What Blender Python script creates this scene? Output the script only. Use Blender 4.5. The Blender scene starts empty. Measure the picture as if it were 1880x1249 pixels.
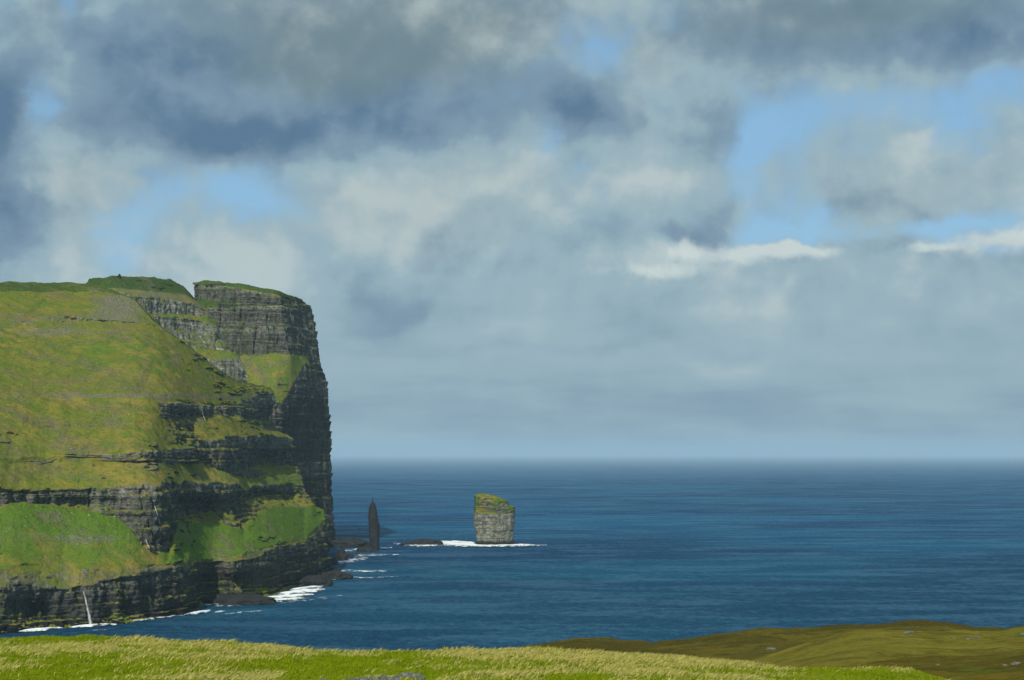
import bpy, math
import numpy as np
from mathutils import Vector

# ------------------------------------------------------------------ camera, world, sun
F = 3800.0            # focal length in photo pixels (photo 1880 wide)
HZ = 832.0            # level line in the photo
CZ = 128.0            # camera height above the sea (m)
sc = bpy.context.scene
COL = sc.collection
cam = bpy.data.cameras.new('camera'); camo = bpy.data.objects.new('camera', cam); COL.objects.link(camo)
cam.sensor_width = 36.0; cam.lens = F / 1880 * 36
cam.clip_start = 1.0; cam.clip_end = 400000
camo.location = (0, 0, CZ)
camo.rotation_euler = (math.radians(90) + math.atan((HZ - 624.5) / F), 0, 0)
sc.camera = camo
sc.view_settings.view_transform = 'Standard'; sc.view_settings.look = 'None'
sc.view_settings.exposure = 0.0; sc.view_settings.gamma = 1.0
sc.cycles.volume_bounces = 1
sc.cycles.max_bounces = 6

SUN_TO = Vector((-0.20, -0.74, 0.65)).normalized()     # direction towards the sun
sun = bpy.data.lights.new('sun', 'SUN'); suno = bpy.data.objects.new('sun', sun); COL.objects.link(suno)
sun.energy = 4.2; sun.angle = math.radians(0.53); sun.color = (1.0, 0.95, 0.86)
suno.rotation_euler = (-SUN_TO).to_track_quat('-Z', 'Y').to_euler()
suno.location = (0, 0, 900)


class NT:
    """small helper that writes shader nodes"""
    def __init__(s, tree):
        s.t = tree; s.n = tree.nodes; s.l = tree.links
    def put(s, sock, v):
        if v is None: return
        if hasattr(v, 'is_output') or isinstance(v, bpy.types.NodeSocket): s.l.new(v, sock)
        else:
            if isinstance(v, (tuple, list)) and len(v) == 3 and sock.type == 'RGBA': v = (*v, 1)
            sock.default_value = v
    def m(s, op, a, b=None, c=None, clamp=False):
        n = s.n.new('ShaderNodeMath'); n.operation = op; n.use_clamp = clamp
        s.put(n.inputs[0], a); s.put(n.inputs[1], b)
        if c is not None: s.put(n.inputs[2], c)
        return n.outputs[0]
    def v(s, op, a, b=None, c=None):
        n = s.n.new('ShaderNodeVectorMath'); n.operation = op
        s.put(n.inputs[0], a)
        if op == 'SCALE': s.put(n.inputs['Scale'], b)
        else: s.put(n.inputs[1], b)
        if c is not None: s.put(n.inputs[2], c)
        return n.outputs['Value'] if op in ('DOT_PRODUCT', 'LENGTH') else n.outputs[0]
    def sep(s, a):
        n = s.n.new('ShaderNodeSeparateXYZ'); s.put(n.inputs[0], a); return n.outputs
    def comb(s, x, y, z):
        n = s.n.new('ShaderNodeCombineXYZ')
        for i, q in enumerate((x, y, z)): s.put(n.inputs[i], q)
        return n.outputs[0]
    def noise(s, vec, scale, detail=4, rough=0.55, dist=0.0, col=False):
        n = s.n.new('ShaderNodeTexNoise'); s.put(n.inputs['Vector'], vec)
        n.inputs['Scale'].default_value = scale; n.inputs['Detail'].default_value = detail
        n.inputs['Roughness'].default_value = rough; n.inputs['Distortion'].default_value = dist
        return n.outputs['Color'] if col else n.outputs['Fac']
    def ramp(s, x, a, b, lo=0.0, hi=1.0):
        n = s.n.new('ShaderNodeMapRange'); n.interpolation_type = 'SMOOTHSTEP'
        s.put(n.inputs[0], x); n.inputs[1].default_value = a; n.inputs[2].default_value = b
        n.inputs[3].default_value = lo; n.inputs[4].default_value = hi
        return n.outputs[0]
    def mix(s, f, a, b):
        n = s.n.new('ShaderNodeMix'); n.data_type = 'RGBA'
        s.put(n.inputs[0], f); s.put(n.inputs[6], a); s.put(n.inputs[7], b)
        return n.outputs[2]
    def attr(s, name):
        n = s.n.new('ShaderNodeAttribute'); n.attribute_name = name; return n.outputs['Fac']


def lin(*rgb):
    return tuple((c / 255 / 12.92 if c / 255 <= 0.04045 else ((c / 255 + 0.055) / 1.055) ** 2.4) for c in rgb)


def build_world():
    w = bpy.data.worlds.new('World'); sc.world = w; w.use_nodes = True
    w.node_tree.nodes.clear(); k = NT(w.node_tree)
    out = k.n.new('ShaderNodeOutputWorld'); bg = k.n.new('ShaderNodeBackground'); bg.inputs[1].default_value = 0.1
    k.l.new(bg.outputs[0], out.inputs[0])
    sky = k.n.new('ShaderNodeTexSky'); sky.sky_type = 'NISHITA'; sky.sun_disc = False
    sky.sun_elevation = math.asin(SUN_TO.z); sky.sun_rotation = math.atan2(SUN_TO.x, SUN_TO.y)
    sky.altitude = 100; sky.air_density = 1.0; sky.dust_density = 0.6; sky.ozone_density = 2.0
    tc = k.n.new('ShaderNodeTexCoord'); d = k.v('NORMALIZE', tc.outputs['Generated'])
    X, Y, Z = k.sep(d)
    az = k.m('ARCTAN2', X, Y); el = k.m('ARCSINE', Z)
    P0 = k.comb(k.m('MULTIPLY', az, 3.8), k.m('MULTIPLY', el, 3.8), 0.0)   # thousands of photo pixels from straight ahead
    # warps: large billows plus fine wisps
    n1 = k.noise(k.v('ADD', P0, (3.1, 7.7, 0)), 3.2, 2, 0.5, col=True)
    n2 = k.noise(P0, 11.0, 5, 0.58, col=True)
    off = k.v('MULTIPLY_ADD', n1, (0.20, 0.13, 0), (-0.10, -0.065, 0))
    off2 = k.v('MULTIPLY_ADD', n2, (0.09, 0.065, 0), (-0.045, -0.0325, 0))
    P = k.v('ADD', k.v('ADD', P0, off), off2)
    # (px, py, radius x, radius y, coverage, brightness, warmth)
    B = [
        # blue gaps
        (430, 365, 120, 34, -1.3, 0, 0), (215, 425, 60, 45, -.8, 0, 0), (95, 225, 30, 60, -.95, 0, 0),
        (108, 20, 22, 55, -.8, 0, 0), (1090, 90, 70, 40, -.8, 0, 0), (1030, 130, 40, 30, -.5, 0, 0),
        (1430, 235, 80, 40, -.9, 0, 0), (1400, 290, 30, 30, -.5, 0, 0), (1520, 370, 40, 45, -.8, 0, 0), (1470, 330, 60, 25, .5, .04, 0), (1600, 250, 60, 30, .5, .05, 0), (1640, 180, 150, 40, -.6, 0, 0),
        (1740, 415, 170, 26, -1.2, 0, 0), (1430, 425, 80, 26, -1.1, 0, 0), (975, 265, 30, 45, -1.0, 0, 0),
        (560, 290, 90, 30, -.6, 0, 0), (175, 475, 45, 30, -.6, 0, 0), (1850, 170, 60, 40, -.6, 0, 0),
        (1370, 340, 40, 60, -.5, 0, 0), (880, 190, 80, 18, -.5, 0, 0), (130, 215, 50, 20, -.5, 0, 0),
        (1700, 250, 100, 60, -.35, 0, 0), (860, 520, 40, 30, -.35, 0, 0), (1000, 440, 25, 50, -.3, 0, 0),
        # dark undersides
        (430, 232, 280, 52, 1.0, -.38, -.6), (760, 190, 200, 60, .8, -.28, -.3), (280, 130, 200, 60, .6, -.14, -.3), (600, 120, 280, 40, .5, -.1, .6),
        (10, 330, 40, 130, .8, -.42, -.6), (20, 190, 50, 80, .4, -.25, -.3),
        (1060, 205, 80, 45, .8, -.26, -.3), (1285, 225, 70, 50, .8, -.20, -.5), (1010, 260, 28, 45, .5, -.15, -.2),
        (1790, 75, 170, 48, 1.0, -.32, -.5), (1450, 90, 150, 50, .8, -.20, 0), (1330, 420, 30, 25, .5, -.12, -.4),
        (710, 560, 90, 45, .6, -.22, -.6), (1270, 445, 50, 20, .5, -.22, -.5), (1640, 350, 60, 50, .5, -.05, 0),
        (400, 270, 120, 30, .6, -.20, -.3), (820, 400, 60, 70, .3, -.06, 0), (1550, 310, 40, 50, .2, -.05, 0),
        (620, 500, 60, 40, .3, -.08, -.3), (1620, 440, 40, 20, .5, -.12, -.3), (250, 60, 120, 60, .4, -.12, -.4),
        # warm grey roof of cloud
        (620, 40, 340, 80, .9, -.18, 1.0), (1560, 25, 260, 60, .9, -.20, .9), (900, 60, 120, 60, .5, -.02, .4),
        (1180, 90, 50, 40, .4, .05, .3), (60, 60, 50, 60, .4, -.02, .2),
        # sunlit billows
        (830, 290, 150, 70, .7, .14, .3), (700, 380, 160, 80, .7, .08, .3), (900, 440, 140, 70, .5, .03, .2),
        (130, 340, 120, 50, .7, .06, .5), (110, 430, 110, 60, .4, .04, .3), (430, 450, 130, 50, .5, .12, .1),
        (1150, 350, 120, 60, .6, .08, .1), (1250, 310, 90, 40, .5, .08, .1), (1130, 200, 50, 60, .4, .06, .3),
        (1210, 480, 110, 25, .6, .10, .1), (1620, 350, 90, 40, .8, .06, .3), (1800, 330, 110, 50, .8, .08, .2),
        (1700, 120, 60, 20, .1, 0, 0), (500, 530, 200, 50, .3, .10, -.1),
        # far bank with its bright crest
        (1400, 540, 600, 75, 1.6, .02, -.35), (1330, 640, 700, 60, 1.0, .0, -.3),
        (900, 600, 260, 50, .8, .05, -.2), (760, 700, 300, 60, 1.0, .02, -.25), (200, 520, 200, 40, .5, .14, -.1),
        (1330, 672, 160, 22, .3, .09, .1), (1680, 600, 250, 60, .3, .03, 0), (1000, 640, 350, 12, .2, -.06, -.2),
        (1200, 735, 900, 60, 1.5, -.05, -.5), (1100, 790, 1200, 40, 1.5, -.06, -.4),
        (1380, 560, 90, 25, .2, .05, 0),
    ]
    acc = (0.35, 0.62, 0.0)
    for (px, py, sx, sy, c, b, wm) in B:
        isx, isy = 1000 / sx, 1000 / sy
        cx, cy = (math.atan((px - 940) / F) * 3.8), (math.atan((HZ - py) / F) * 3.8)
        q = k.v('MULTIPLY_ADD', P, (isx, isy, 0), (-cx * isx, -cy * isy, 0))
        g = k.m('POWER', 0.45, k.v('DOT_PRODUCT', q, q))
        acc = k.v('MULTIPLY_ADD', k.comb(g, g, g), (c, b, wm), acc)
    C, Br, Wm = k.sep(acc)
    fb = k.noise(k.v('MULTIPLY', P0, (1, 1.25, 1)), 5.0, 7, 0.58)
    fb2 = k.noise(k.v('ADD', P0, (9, 4, 0)), 13.0, 6, 0.6)
    # tops catch the light, bases stay grey: compare the cloud with itself a little higher up
    fbd = k.noise(k.v('ADD', P, (4, 1, 0)), 6.0, 2.5, 0.5)
    fbu = k.noise(k.v('ADD', P, (3.985, 1.035, 0)), 6.0, 2.5, 0.5)
    lit = k.m('MULTIPLY', k.m('SUBTRACT', fbd, fbu), 0.60)
    layers = k.m('MULTIPLY', k.m('SUBTRACT', k.noise(k.v('MULTIPLY', P0, (1.0, 5.5, 1)), 3.0, 4, 0.55), 0.5), 0.42)
    cov = k.m('ADD', C, k.m('MULTIPLY', k.m('SUBTRACT', fb, 0.5), 2.8))
    cov = k.m('ADD', cov, k.m('MULTIPLY', k.m('SUBTRACT', fb2, 0.5), 1.6))
    mask = k.ramp(cov, -0.75, 0.80)
    # soft lighting of the billows from their own relief
    rel = k.m('MULTIPLY', k.m('SUBTRACT', fb, 0.5), 0.55)
    rel2 = k.m('MULTIPLY', k.m('SUBTRACT', fb2, 0.5), 0.30)
    fade = k.ramp(el, 0.03, 0.10, 0.12, 1.0)       # the lowest bank is smooth
    br = k.m('ADD', Br, k.m('MULTIPLY', k.m('ADD', k.m('ADD', rel, rel2), lit), fade))
    br = k.m('ADD', br, k.m('MULTIPLY', layers, k.ramp(el, 0.02, 0.10, 1.0, 0.15)), clamp=True)
    dark = lin(90, 120, 148); lo = lin(124, 150, 170); mid = lin(152, 178, 189); hi = lin(182, 198, 201); white = lin(226, 234, 230)
    warm = lin(134, 149, 146)
    c = k.mix(k.ramp(br, 0.12, 0.45), dark, lo)
    c = k.mix(k.ramp(br, 0.42, 0.66), c, mid)
    c = k.mix(k.ramp(br, 0.64, 0.85), c, hi)
    c = k.mix(k.m('MULTIPLY', k.m('MAXIMUM', Wm, 0.0, clamp=True), 0.75), c, k.mix(k.ramp(br, 0.35, 0.75), lin(112, 134, 140), lin(176, 186, 184)))
    # crisp white cumulus crests on the far bank
    PX, PY, _ = k.sep(k.v('ADD', P0, k.v('MULTIPLY_ADD', k.noise(P0, 20.0, 6, 0.62, col=True), (0.08, 0.038, 0), (-0.04, -0.019, 0))))
    crest = 0.0
    DN = 1.25
    for (px, py, sx, up, dn) in [(1262, 462, 26, 24, 20), (1330, 468, 70, 14, 16), (1420, 462, 60, 16, 14), (1500, 465, 45, 9, 10),
                                 (1710, 462, 40, 9, 8), (1800, 448, 55, 20, 22), (1875, 450, 50, 22, 22), (1210, 500, 90, 12, 10), (1450, 452, 18, 16, 10)]:
        cx, cy = (px - 940) / 1000 * .992, (HZ - py) / 1000
        dx = k.m('DIVIDE', k.m('SUBTRACT', PX, cx), sx / 1000)
        dy = k.m('SUBTRACT', PY, cy)
        dyn = k.m('MAXIMUM', k.m('DIVIDE', dy, up / 1000), k.m('DIVIDE', dy, -dn * DN / 1000))
        g = k.m('POWER', 0.42, k.m('ADD', k.m('MULTIPLY', dx, dx), k.m('MULTIPLY', dyn, dyn)))
        crest = k.m('ADD', g, crest)
    crm = k.ramp(k.m('ADD', crest, k.m('MULTIPLY', k.m('SUBTRACT', fb2, 0.5), 1.3)), 0.10, 1.25)
    c = k.mix(k.m('MULTIPLY', crm, 0.62), c, lin(222, 230, 224))
    mask = k.m('MAXIMUM', mask, crm)
    c10 = k.v('SCALE', c, 10.0)
    blue = k.v('MULTIPLY', sky.outputs[0], (0.80, 0.92, 0.92))
    blue = k.mix(0.6, blue, k.v('SCALE', lin(132, 180, 222), 10.0))
    k.l.new(k.mix(mask, blue, c10), bg.inputs[0])


build_world()

# ------------------------------------------------------------------ numeric helpers
def _h(ix, iy, iz, seed):
    h = (ix.astype(np.int64) * 374761393 + iy.astype(np.int64) * 668265263 + iz.astype(np.int64) * 2147483647 + seed * 974634777) & 0xFFFFFFFF
    h = ((h ^ (h >> 13)) * 1274126177) & 0xFFFFFFFF
    h = ((h ^ (h >> 16)) * 2246822519) & 0xFFFFFFFF
    return ((h ^ (h >> 15)) & 0xFFFFFF) / float(0xFFFFFF)


def vnoise(x, y, z, seed=0):
    x, y, z = np.broadcast_arrays(np.asarray(x, float), np.asarray(y, float), np.asarray(z, float))
    ix, iy, iz = np.floor(x), np.floor(y), np.floor(z)
    fx, fy, fz = x - ix, y - iy, z - iz
    fx, fy, fz = [t * t * t * (t * (t * 6 - 15) + 10) for t in (fx, fy, fz)]
    r = 0
    for a in (0, 1):
        for b in (0, 1):
            for c in (0, 1):
                r = r + _h(ix + a, iy + b, iz + c, seed) * (fx if a else 1 - fx) * (fy if b else 1 - fy) * (fz if c else 1 - fz)
    return r * 2 - 1


def fbm(x, y, z, octv=4, seed=0, gain=0.5):
    r = 0; a = 1; s = 0
    for o in range(octv):
        r = r + a * vnoise(np.asarray(x) * 2 ** o, np.asarray(y) * 2 ** o, np.asarray(z) * 2 ** o, seed + o * 17)
        s += a; a *= gain
    return r / s


def sstep(x, a, b):
    t = np.clip((x - a) / (b - a), 0, 1); return t * t * (3 - 2 * t)


def W(px, py, y):
    """a photo direction at depth y -> a world point"""
    return np.array([(px - 940) / F * y, y, CZ + (HZ - py) / F * y])


def seaY(py): return CZ * F / (py - HZ)


def tag(o, kind=None, label=None, cat=None, group=None):
    if kind: o['kind'] = kind
    if label: o['label'] = label
    if cat: o['category'] = cat
    if group: o['group'] = group
    return o


def mesh_from(name, V, faces_q, mat, attrs=None, smooth=True, parent=None, tri=False):
    me = bpy.data.meshes.new(name)
    V = np.ascontiguousarray(V, dtype=np.float32).reshape(-1, 3); fq = np.ascontiguousarray(faces_q, dtype=np.int32)
    n, kk = fq.shape
    me.vertices.add(len(V)); me.vertices.foreach_set('co', V.ravel())
    me.loops.add(n * kk); me.loops.foreach_set('vertex_index', fq.ravel())
    me.polygons.add(n); me.polygons.foreach_set('loop_start', np.arange(0, n * kk, kk, dtype=np.int32))
    me.polygons.foreach_set('use_smooth', np.full(n, smooth))
    me.update(calc_edges=True)
    for an, av in (attrs or {}).items():
        at = me.attributes.new(an, 'FLOAT', 'POINT'); at.data.foreach_set('value', np.ascontiguousarray(av, dtype=np.float32).ravel())
    me.materials.append(mat)
    o = bpy.data.objects.new(name, me); COL.objects.link(o)
    if parent: o.parent = parent
    return o


def grid_faces(R, C, wrap=False):
    i = np.arange(R * C).reshape(R, C)
    if wrap: i = np.hstack([i, i[:, :1]])
    return np.stack([i[:-1, :-1], i[:-1, 1:], i[1:, 1:], i[1:, :-1]], -1).reshape(-1, 4)


# ------------------------------------------------------------------ materials
def new_mat(name):
    m = bpy.data.materials.new(name); m.use_nodes = True; m.node_tree.nodes.clear()
    k = NT(m.node_tree); out = k.n.new('ShaderNodeOutputMaterial')
    return m, k, out


def principled(k, out, col, rough=0.9, normal=None, spec=0.2):
    b = k.n.new('ShaderNodeBsdfPrincipled'); k.put(b.inputs['Base Color'], col); k.put(b.inputs['Roughness'], rough)
    b.inputs['Specular IOR Level'].default_value = 0.0 if spec < .18 else spec
    if normal is not None: k.l.new(normal, b.inputs['Normal'])
    k.l.new(b.outputs[0], out.inputs[0]); return b


def bump(k, h, strength, dist):
    b = k.n.new('ShaderNodeBump'); b.inputs['Strength'].default_value = strength; b.inputs['Distance'].default_value = dist
    k.l.new(h, b.inputs['Height']); return b.outputs[0]


def mat_headland():
    m, k, out = new_mat('basalt_and_turf')
    g = k.n.new('ShaderNodeNewGeometry'); P = g.outputs['Position']
    nz = k.sep(g.outputs['Normal'])[2]
    rock, lush, pale, scree, dim = [k.attr(a) for a in ('rock', 'lush', 'pale', 'scree', 'dim')]
    big = k.noise(P, 0.012, 4, 0.6); med = k.noise(P, 0.05, 5, 0.62); fine = k.noise(P, 0.22, 5, 0.7); vf = k.noise(P, 0.6, 3, 0.7)
    # turf
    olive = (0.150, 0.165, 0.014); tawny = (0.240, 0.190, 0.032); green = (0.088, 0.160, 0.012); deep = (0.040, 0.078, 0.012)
    c = k.mix(k.ramp(big, 0.38, 0.62), olive, tawny)
    c = k.mix(k.ramp(med, 0.42, 0.62), c, (0.112, 0.150, 0.014))
    Pz = k.v('MULTIPLY', P, (0.25, 0.25, 1.6)); contour = k.noise(Pz, 0.055, 4, 0.65)
    c = k.mix(k.m('MULTIPLY', k.ramp(contour, 0.48, 0.66), 0.6), c, (0.150, 0.125, 0.050))
    c = k.mix(k.ramp(k.m('ADD', lush, k.m('MULTIPLY', k.m('SUBTRACT', med, 0.5), 1.4)), 0.35, 0.85), c, green)
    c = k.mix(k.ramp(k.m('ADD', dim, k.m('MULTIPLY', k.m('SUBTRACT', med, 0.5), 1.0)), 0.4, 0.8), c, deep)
    run = k.noise(k.v('MULTIPLY', P, (1.0, 0.16, 0.16)), 0.10, 4, 0.65)
    c = k.mix(k.m('MULTIPLY', k.ramp(run, 0.54, 0.68), 0.45), c, (0.062, 0.098, 0.014))
    patch = k.noise(k.v('ADD', P, (900, 0, 0)), 0.022, 7, 0.72)
    c = k.mix(k.m('MULTIPLY', k.ramp(patch, 0.52, 0.62), 0.7), c, k.mix(k.ramp(vf, 0.4, 0.6), (0.095, 0.085, 0.040), (0.175, 0.155, 0.095)))
    c = k.mix(k.m('MULTIPLY', k.ramp(fine, 0.50, 0.64), 0.55), c, (0.060, 0.070, 0.018))
    c = k.mix(k.m('MULTIPLY', k.ramp(vf, 0.55, 0.66), 0.50), c, (0.24, 0.22, 0.11))
    c = k.mix(k.m('MULTIPLY', k.ramp(k.noise(P, 0.45, 2, 0.5), 0.70, 0.76), 0.8), c, (0.36, 0.35, 0.30))
    sc_col = k.mix(k.ramp(vf, 0.35, 0.7), (0.085, 0.080, 0.050), (0.24, 0.225, 0.175))
    scm = k.ramp(k.m('ADD', scree, k.m('MULTIPLY', k.m('SUBTRACT', fine, 0.5), 1.5)), 0.45, 0.95)
    c = k.mix(k.m('MULTIPLY', scm, 0.8), c, sc_col)
    # basalt
    strat = k.noise(k.v('MULTIPLY', P, (0.12, 0.12, 2.2)), 0.16, 4, 0.65)
    colm = k.noise(k.v('MULTIPLY', P, (1, 1, 0.10)), 0.22, 4, 0.7)
    r = k.mix(k.ramp(med, 0.3, 0.7), (0.024, 0.027, 0.026), (0.060, 0.060, 0.052))
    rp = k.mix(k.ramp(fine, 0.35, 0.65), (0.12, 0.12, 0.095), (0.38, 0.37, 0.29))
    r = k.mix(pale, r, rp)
    r = k.mix(k.m('MULTIPLY', k.ramp(colm, 0.50, 0.62), k.m('MULTIPLY_ADD', pale, -0.25, 0.65)), r, (0.020, 0.022, 0.023))
    r = k.mix(k.m('MULTIPLY', k.ramp(strat, 0.53, 0.62), 0.5), r, (0.024, 0.026, 0.025))
    r = k.mix(k.m('MULTIPLY', k.m('MULTIPLY', k.ramp(vf, 0.58, 0.74), k.ramp(colm, 0.5, 0.35)), 0.5), r, (0.26, 0.26, 0.22))
    moss = k.m('MULTIPLY', k.ramp(k.noise(k.v('MULTIPLY', P, (1, 1, 0.5)), 0.07, 5, 0.68), 0.48, 0.60), k.ramp(nz, -0.25, 0.25))
    r = k.mix(k.m('MULTIPLY', moss, 0.65), r, (0.050, 0.075, 0.020))
    # wet black foot of the sea cliffs
    z = k.sep(P)[2]
    r = k.mix(k.ramp(k.m('ADD', z, k.m('MULTIPLY', fine, 8.0)), 14.0, 6.0), r, (0.018, 0.019, 0.018))
    steep = k.ramp(k.m('ADD', nz, k.m('MULTIPLY', k.m('SUBTRACT', fine, 0.5), 0.55)), 0.66, 0.46)
    rm = k.ramp(k.m('ADD', k.m('MULTIPLY', steep, k.m('MULTIPLY_ADD', rock, 0.9, 0.12)), k.m('MULTIPLY', k.m('SUBTRACT', med, 0.5), 0.5)), 0.28, 0.52)
    col = k.mix(rm, c, r)
    h = k.m('ADD', k.m('MULTIPLY', fine, 0.7), k.m('ADD', k.m('MULTIPLY', vf, 0.3), k.m('MULTIPLY', k.m('ADD', colm, strat), rm)))
    principled(k, out, col, 0.92, bump(k, h, 0.9, 3.0), 0.15)
    return m


def mat_sea():
    m, k, out = new_mat('sea_water')
    g = k.n.new('ShaderNodeNewGeometry'); P = g.outputs['Position']
    big = k.noise(k.v('MULTIPLY', P, (0.6, 1.0, 1)), 0.0020, 6, 0.6, 0.8)
    med = k.noise(k.v('MULTIPLY', P, (0.55, 1.0, 1)), 0.012, 5, 0.62, 0.5)
    chop = k.noise(k.v('MULTIPLY', P, (0.9, 0.45, 1)), 0.11, 6, 0.75)
    col = k.mix(k.ramp(big, 0.40, 0.62), (0.003, 0.034, 0.098), (0.007, 0.088, 0.175))
    y = k.sep(P)[1]
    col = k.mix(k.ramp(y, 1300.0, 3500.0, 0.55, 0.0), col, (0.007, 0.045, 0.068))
    col = k.mix(k.m('MULTIPLY', k.ramp(med, 0.52, 0.68), 0.5), col, (0.012, 0.085, 0.135))
    col = k.mix(k.ramp(chop, 0.50, 0.68, 0.0, 0.40), col, (0.010, 0.100, 0.175))
    col = k.mix(k.ramp(chop, 0.46, 0.34, 0.0, 0.5), col, (0.002, 0.028, 0.070))
    grain = k.noise(k.v('MULTIPLY', P, (1.0, 0.22, 1)), 0.34, 3, 0.7)
    col = k.mix(k.ramp(grain, 0.50, 0.66, 0.0, 0.55), col, (0.016, 0.115, 0.185))
    col = k.mix(k.ramp(grain, 0.48, 0.34, 0.0, 0.55), col, (0.002, 0.026, 0.062))
    # open-water whitecaps, few and tiny
    wc = k.noise(k.v('MULTIPLY', P, (0.6, 1, 1)), 0.055, 2, 0.5)
    cap = k.m('MULTIPLY', k.ramp(wc, 0.80, 0.86), k.ramp(big, 0.48, 0.60))
    col = k.mix(cap, col, (0.6, 0.65, 0.66))
    h = k.m('ADD', k.m('MULTIPLY', med, 2.5), k.m('MULTIPLY', chop, 1.0))
    nrm = bump(k, h, 1.0, 5.0)
    dif = k.n.new('ShaderNodeBsdfDiffuse'); k.put(dif.inputs[0], col); k.l.new(nrm, dif.inputs['Normal'])
    gl = k.n.new('ShaderNodeBsdfGlossy'); gl.inputs['Roughness'].default_value = 0.28; gl.inputs[0].default_value = (0.55, 0.82, 1, 1)
    k.l.new(nrm, gl.inputs['Normal'])
    mx = k.n.new('ShaderNodeMixShader')
    f = k.m('MULTIPLY_ADD', k.ramp(k.m('ADD', med, k.m('MULTIPLY', k.m('SUBTRACT', chop, 0.5), 0.7)), 0.40, 0.66), 0.13, 0.035)
    k.put(mx.inputs[0], f); k.l.new(dif.outputs[0], mx.inputs[1]); k.l.new(gl.outputs[0], mx.inputs[2])
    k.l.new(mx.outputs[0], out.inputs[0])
    return m


def mat_foam():
    m, k, out = new_mat('breaking_foam')
    g = k.n.new('ShaderNodeNewGeometry'); P = g.outputs['Position']
    e = k.attr('edge'); s = k.attr('strong')
    n = k.noise(k.v('MULTIPLY', P, (1.0, 0.4, 1)), 0.13, 6, 0.72)
    a = k.ramp(k.m('ADD', k.m('MULTIPLY', e, s), k.m('MULTIPLY', k.m('SUBTRACT', n, 0.5), 3.6)), 0.15, 0.95)
    a = k.m('MULTIPLY', a, k.ramp(s, 0.2, 1.0, 0.45, 1.0))
    dif = k.n.new('ShaderNodeBsdfDiffuse'); dif.inputs[0].default_value = (0.80, 0.84, 0.83, 1)
    tr = k.n.new('ShaderNodeBsdfTransparent'); mx = k.n.new('ShaderNodeMixShader')
    k.put(mx.inputs[0], a); k.l.new(tr.outputs[0], mx.inputs[1]); k.l.new(dif.outputs[0], mx.inputs[2]); k.l.new(mx.outputs[0], out.inputs[0])
    return m


def mat_moor():
    m, k, out = new_mat('heather_and_turf')
    g = k.n.new('ShaderNodeNewGeometry'); P = g.outputs['Position']
    lush, tawn = k.attr('lush'), k.attr('tawny')
    big = k.noise(P, 0.03, 4, 0.6); med = k.noise(P, 0.18, 5, 0.65); fine = k.noise(P, 1.0, 5, 0.72)
    c = k.mix(k.ramp(big, 0.38, 0.62), (0.070, 0.054, 0.010), (0.125, 0.098, 0.013))
    c = k.mix(k.ramp(med, 0.45, 0.65), c, (0.060, 0.068, 0.014))
    c = k.mix(k.ramp(k.m('ADD', tawn, k.m('MULTIPLY', k.m('SUBTRACT', med, 0.5), 1.2)), 0.3, 0.9), c, (0.215, 0.190, 0.026))
    c = k.mix(k.ramp(k.m('ADD', lush, k.m('MULTIPLY', k.m('SUBTRACT', med, 0.5), 1.2)), 0.4, 0.9), c, (0.075, 0.135, 0.010))
    c = k.mix(k.m('MULTIPLY', k.ramp(fine, 0.5, 0.7), 0.45), c, (0.028, 0.026, 0.010))
    c = k.mix(k.m('MULTIPLY', k.ramp(fine, 0.47, 0.33), 0.55), c, (0.19, 0.16, 0.05))
    c = k.mix(k.m('MULTIPLY', k.ramp(k.noise(P, 0.09, 5, 0.7), 0.52, 0.60), 0.5), c, (0.045, 0.036, 0.010))
    principled(k, out, c, 0.95, bump(k, k.m('ADD', fine, med), 0.8, 0.7), 0.1)
    return m


def mat_field():
    m, k, out = new_mat('meadow_soil_and_turf')
    g = k.n.new('ShaderNodeNewGeometry'); P = g.outputs['Position']
    dry = k.attr('dry')
    med = k.noise(P, 0.8, 5, 0.65); fine = k.noise(P, 4.0, 5, 0.7)
    c = k.mix(k.ramp(med, 0.4, 0.62), (0.085, 0.125, 0.004), (0.145, 0.190, 0.006))
    c = k.mix(k.ramp(k.m('ADD', dry, k.m('MULTIPLY', k.m('SUBTRACT', med, 0.5), 1.0)), 0.35, 0.8), c, (0.20, 0.20, 0.035))
    c = k.mix(k.m('MULTIPLY', k.ramp(fine, 0.48, 0.7), 0.5), c, (0.045, 0.062, 0.008))
    principled(k, out, c, 0.95, bump(k, fine, 0.8, 0.12), 0.1)
    return m


def mat_blades():
    m, k, out = new_mat('grass_blades')
    dry, tone = k.attr('dry'), k.attr('tone')
    gcol = k.mix(tone, (0.120, 0.170, 0.004), (0.270, 0.330, 0.012))
    dcol = k.mix(tone, (0.34, 0.30, 0.07), (0.58, 0.50, 0.17))
    c = k.mix(dry, gcol, dcol)
    dif = k.n.new('ShaderNodeBsdfDiffuse'); k.put(dif.inputs[0], c)
    tl = k.n.new('ShaderNodeBsdfTranslucent'); k.put(tl.inputs[0], c)
    mx = k.n.new('ShaderNodeMixShader'); mx.inputs[0].default_value = 0.3
    k.l.new(dif.outputs[0], mx.inputs[1]); k.l.new(tl.outputs[0], mx.inputs[2]); k.l.new(mx.outputs[0], out.inputs[0])
    return m


def mat_stone(name, a, b, sc_=1.0):
    m, k, out = new_mat(name)
    tc = k.n.new('ShaderNodeTexCoord'); P = tc.outputs['Object']
    n1 = k.noise(P, 1.5 * sc_, 5, 0.65); n2 = k.noise(P, 7 * sc_, 4, 0.7)
    c = k.mix(k.ramp(n1, 0.35, 0.65), a, b)
    c = k.mix(k.m('MULTIPLY', k.ramp(n2, 0.55, 0.7), 0.6), c, tuple(min(1, x * 1.9) for x in b))
    c = k.mix(k.m('MULTIPLY', k.ramp(n2, 0.45, 0.3), 0.6), c, tuple(x * 0.4 for x in a))
    principled(k, out, c, 0.9, bump(k, n2, 0.7, 0.1 / sc_), 0.2)
    return m


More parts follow.
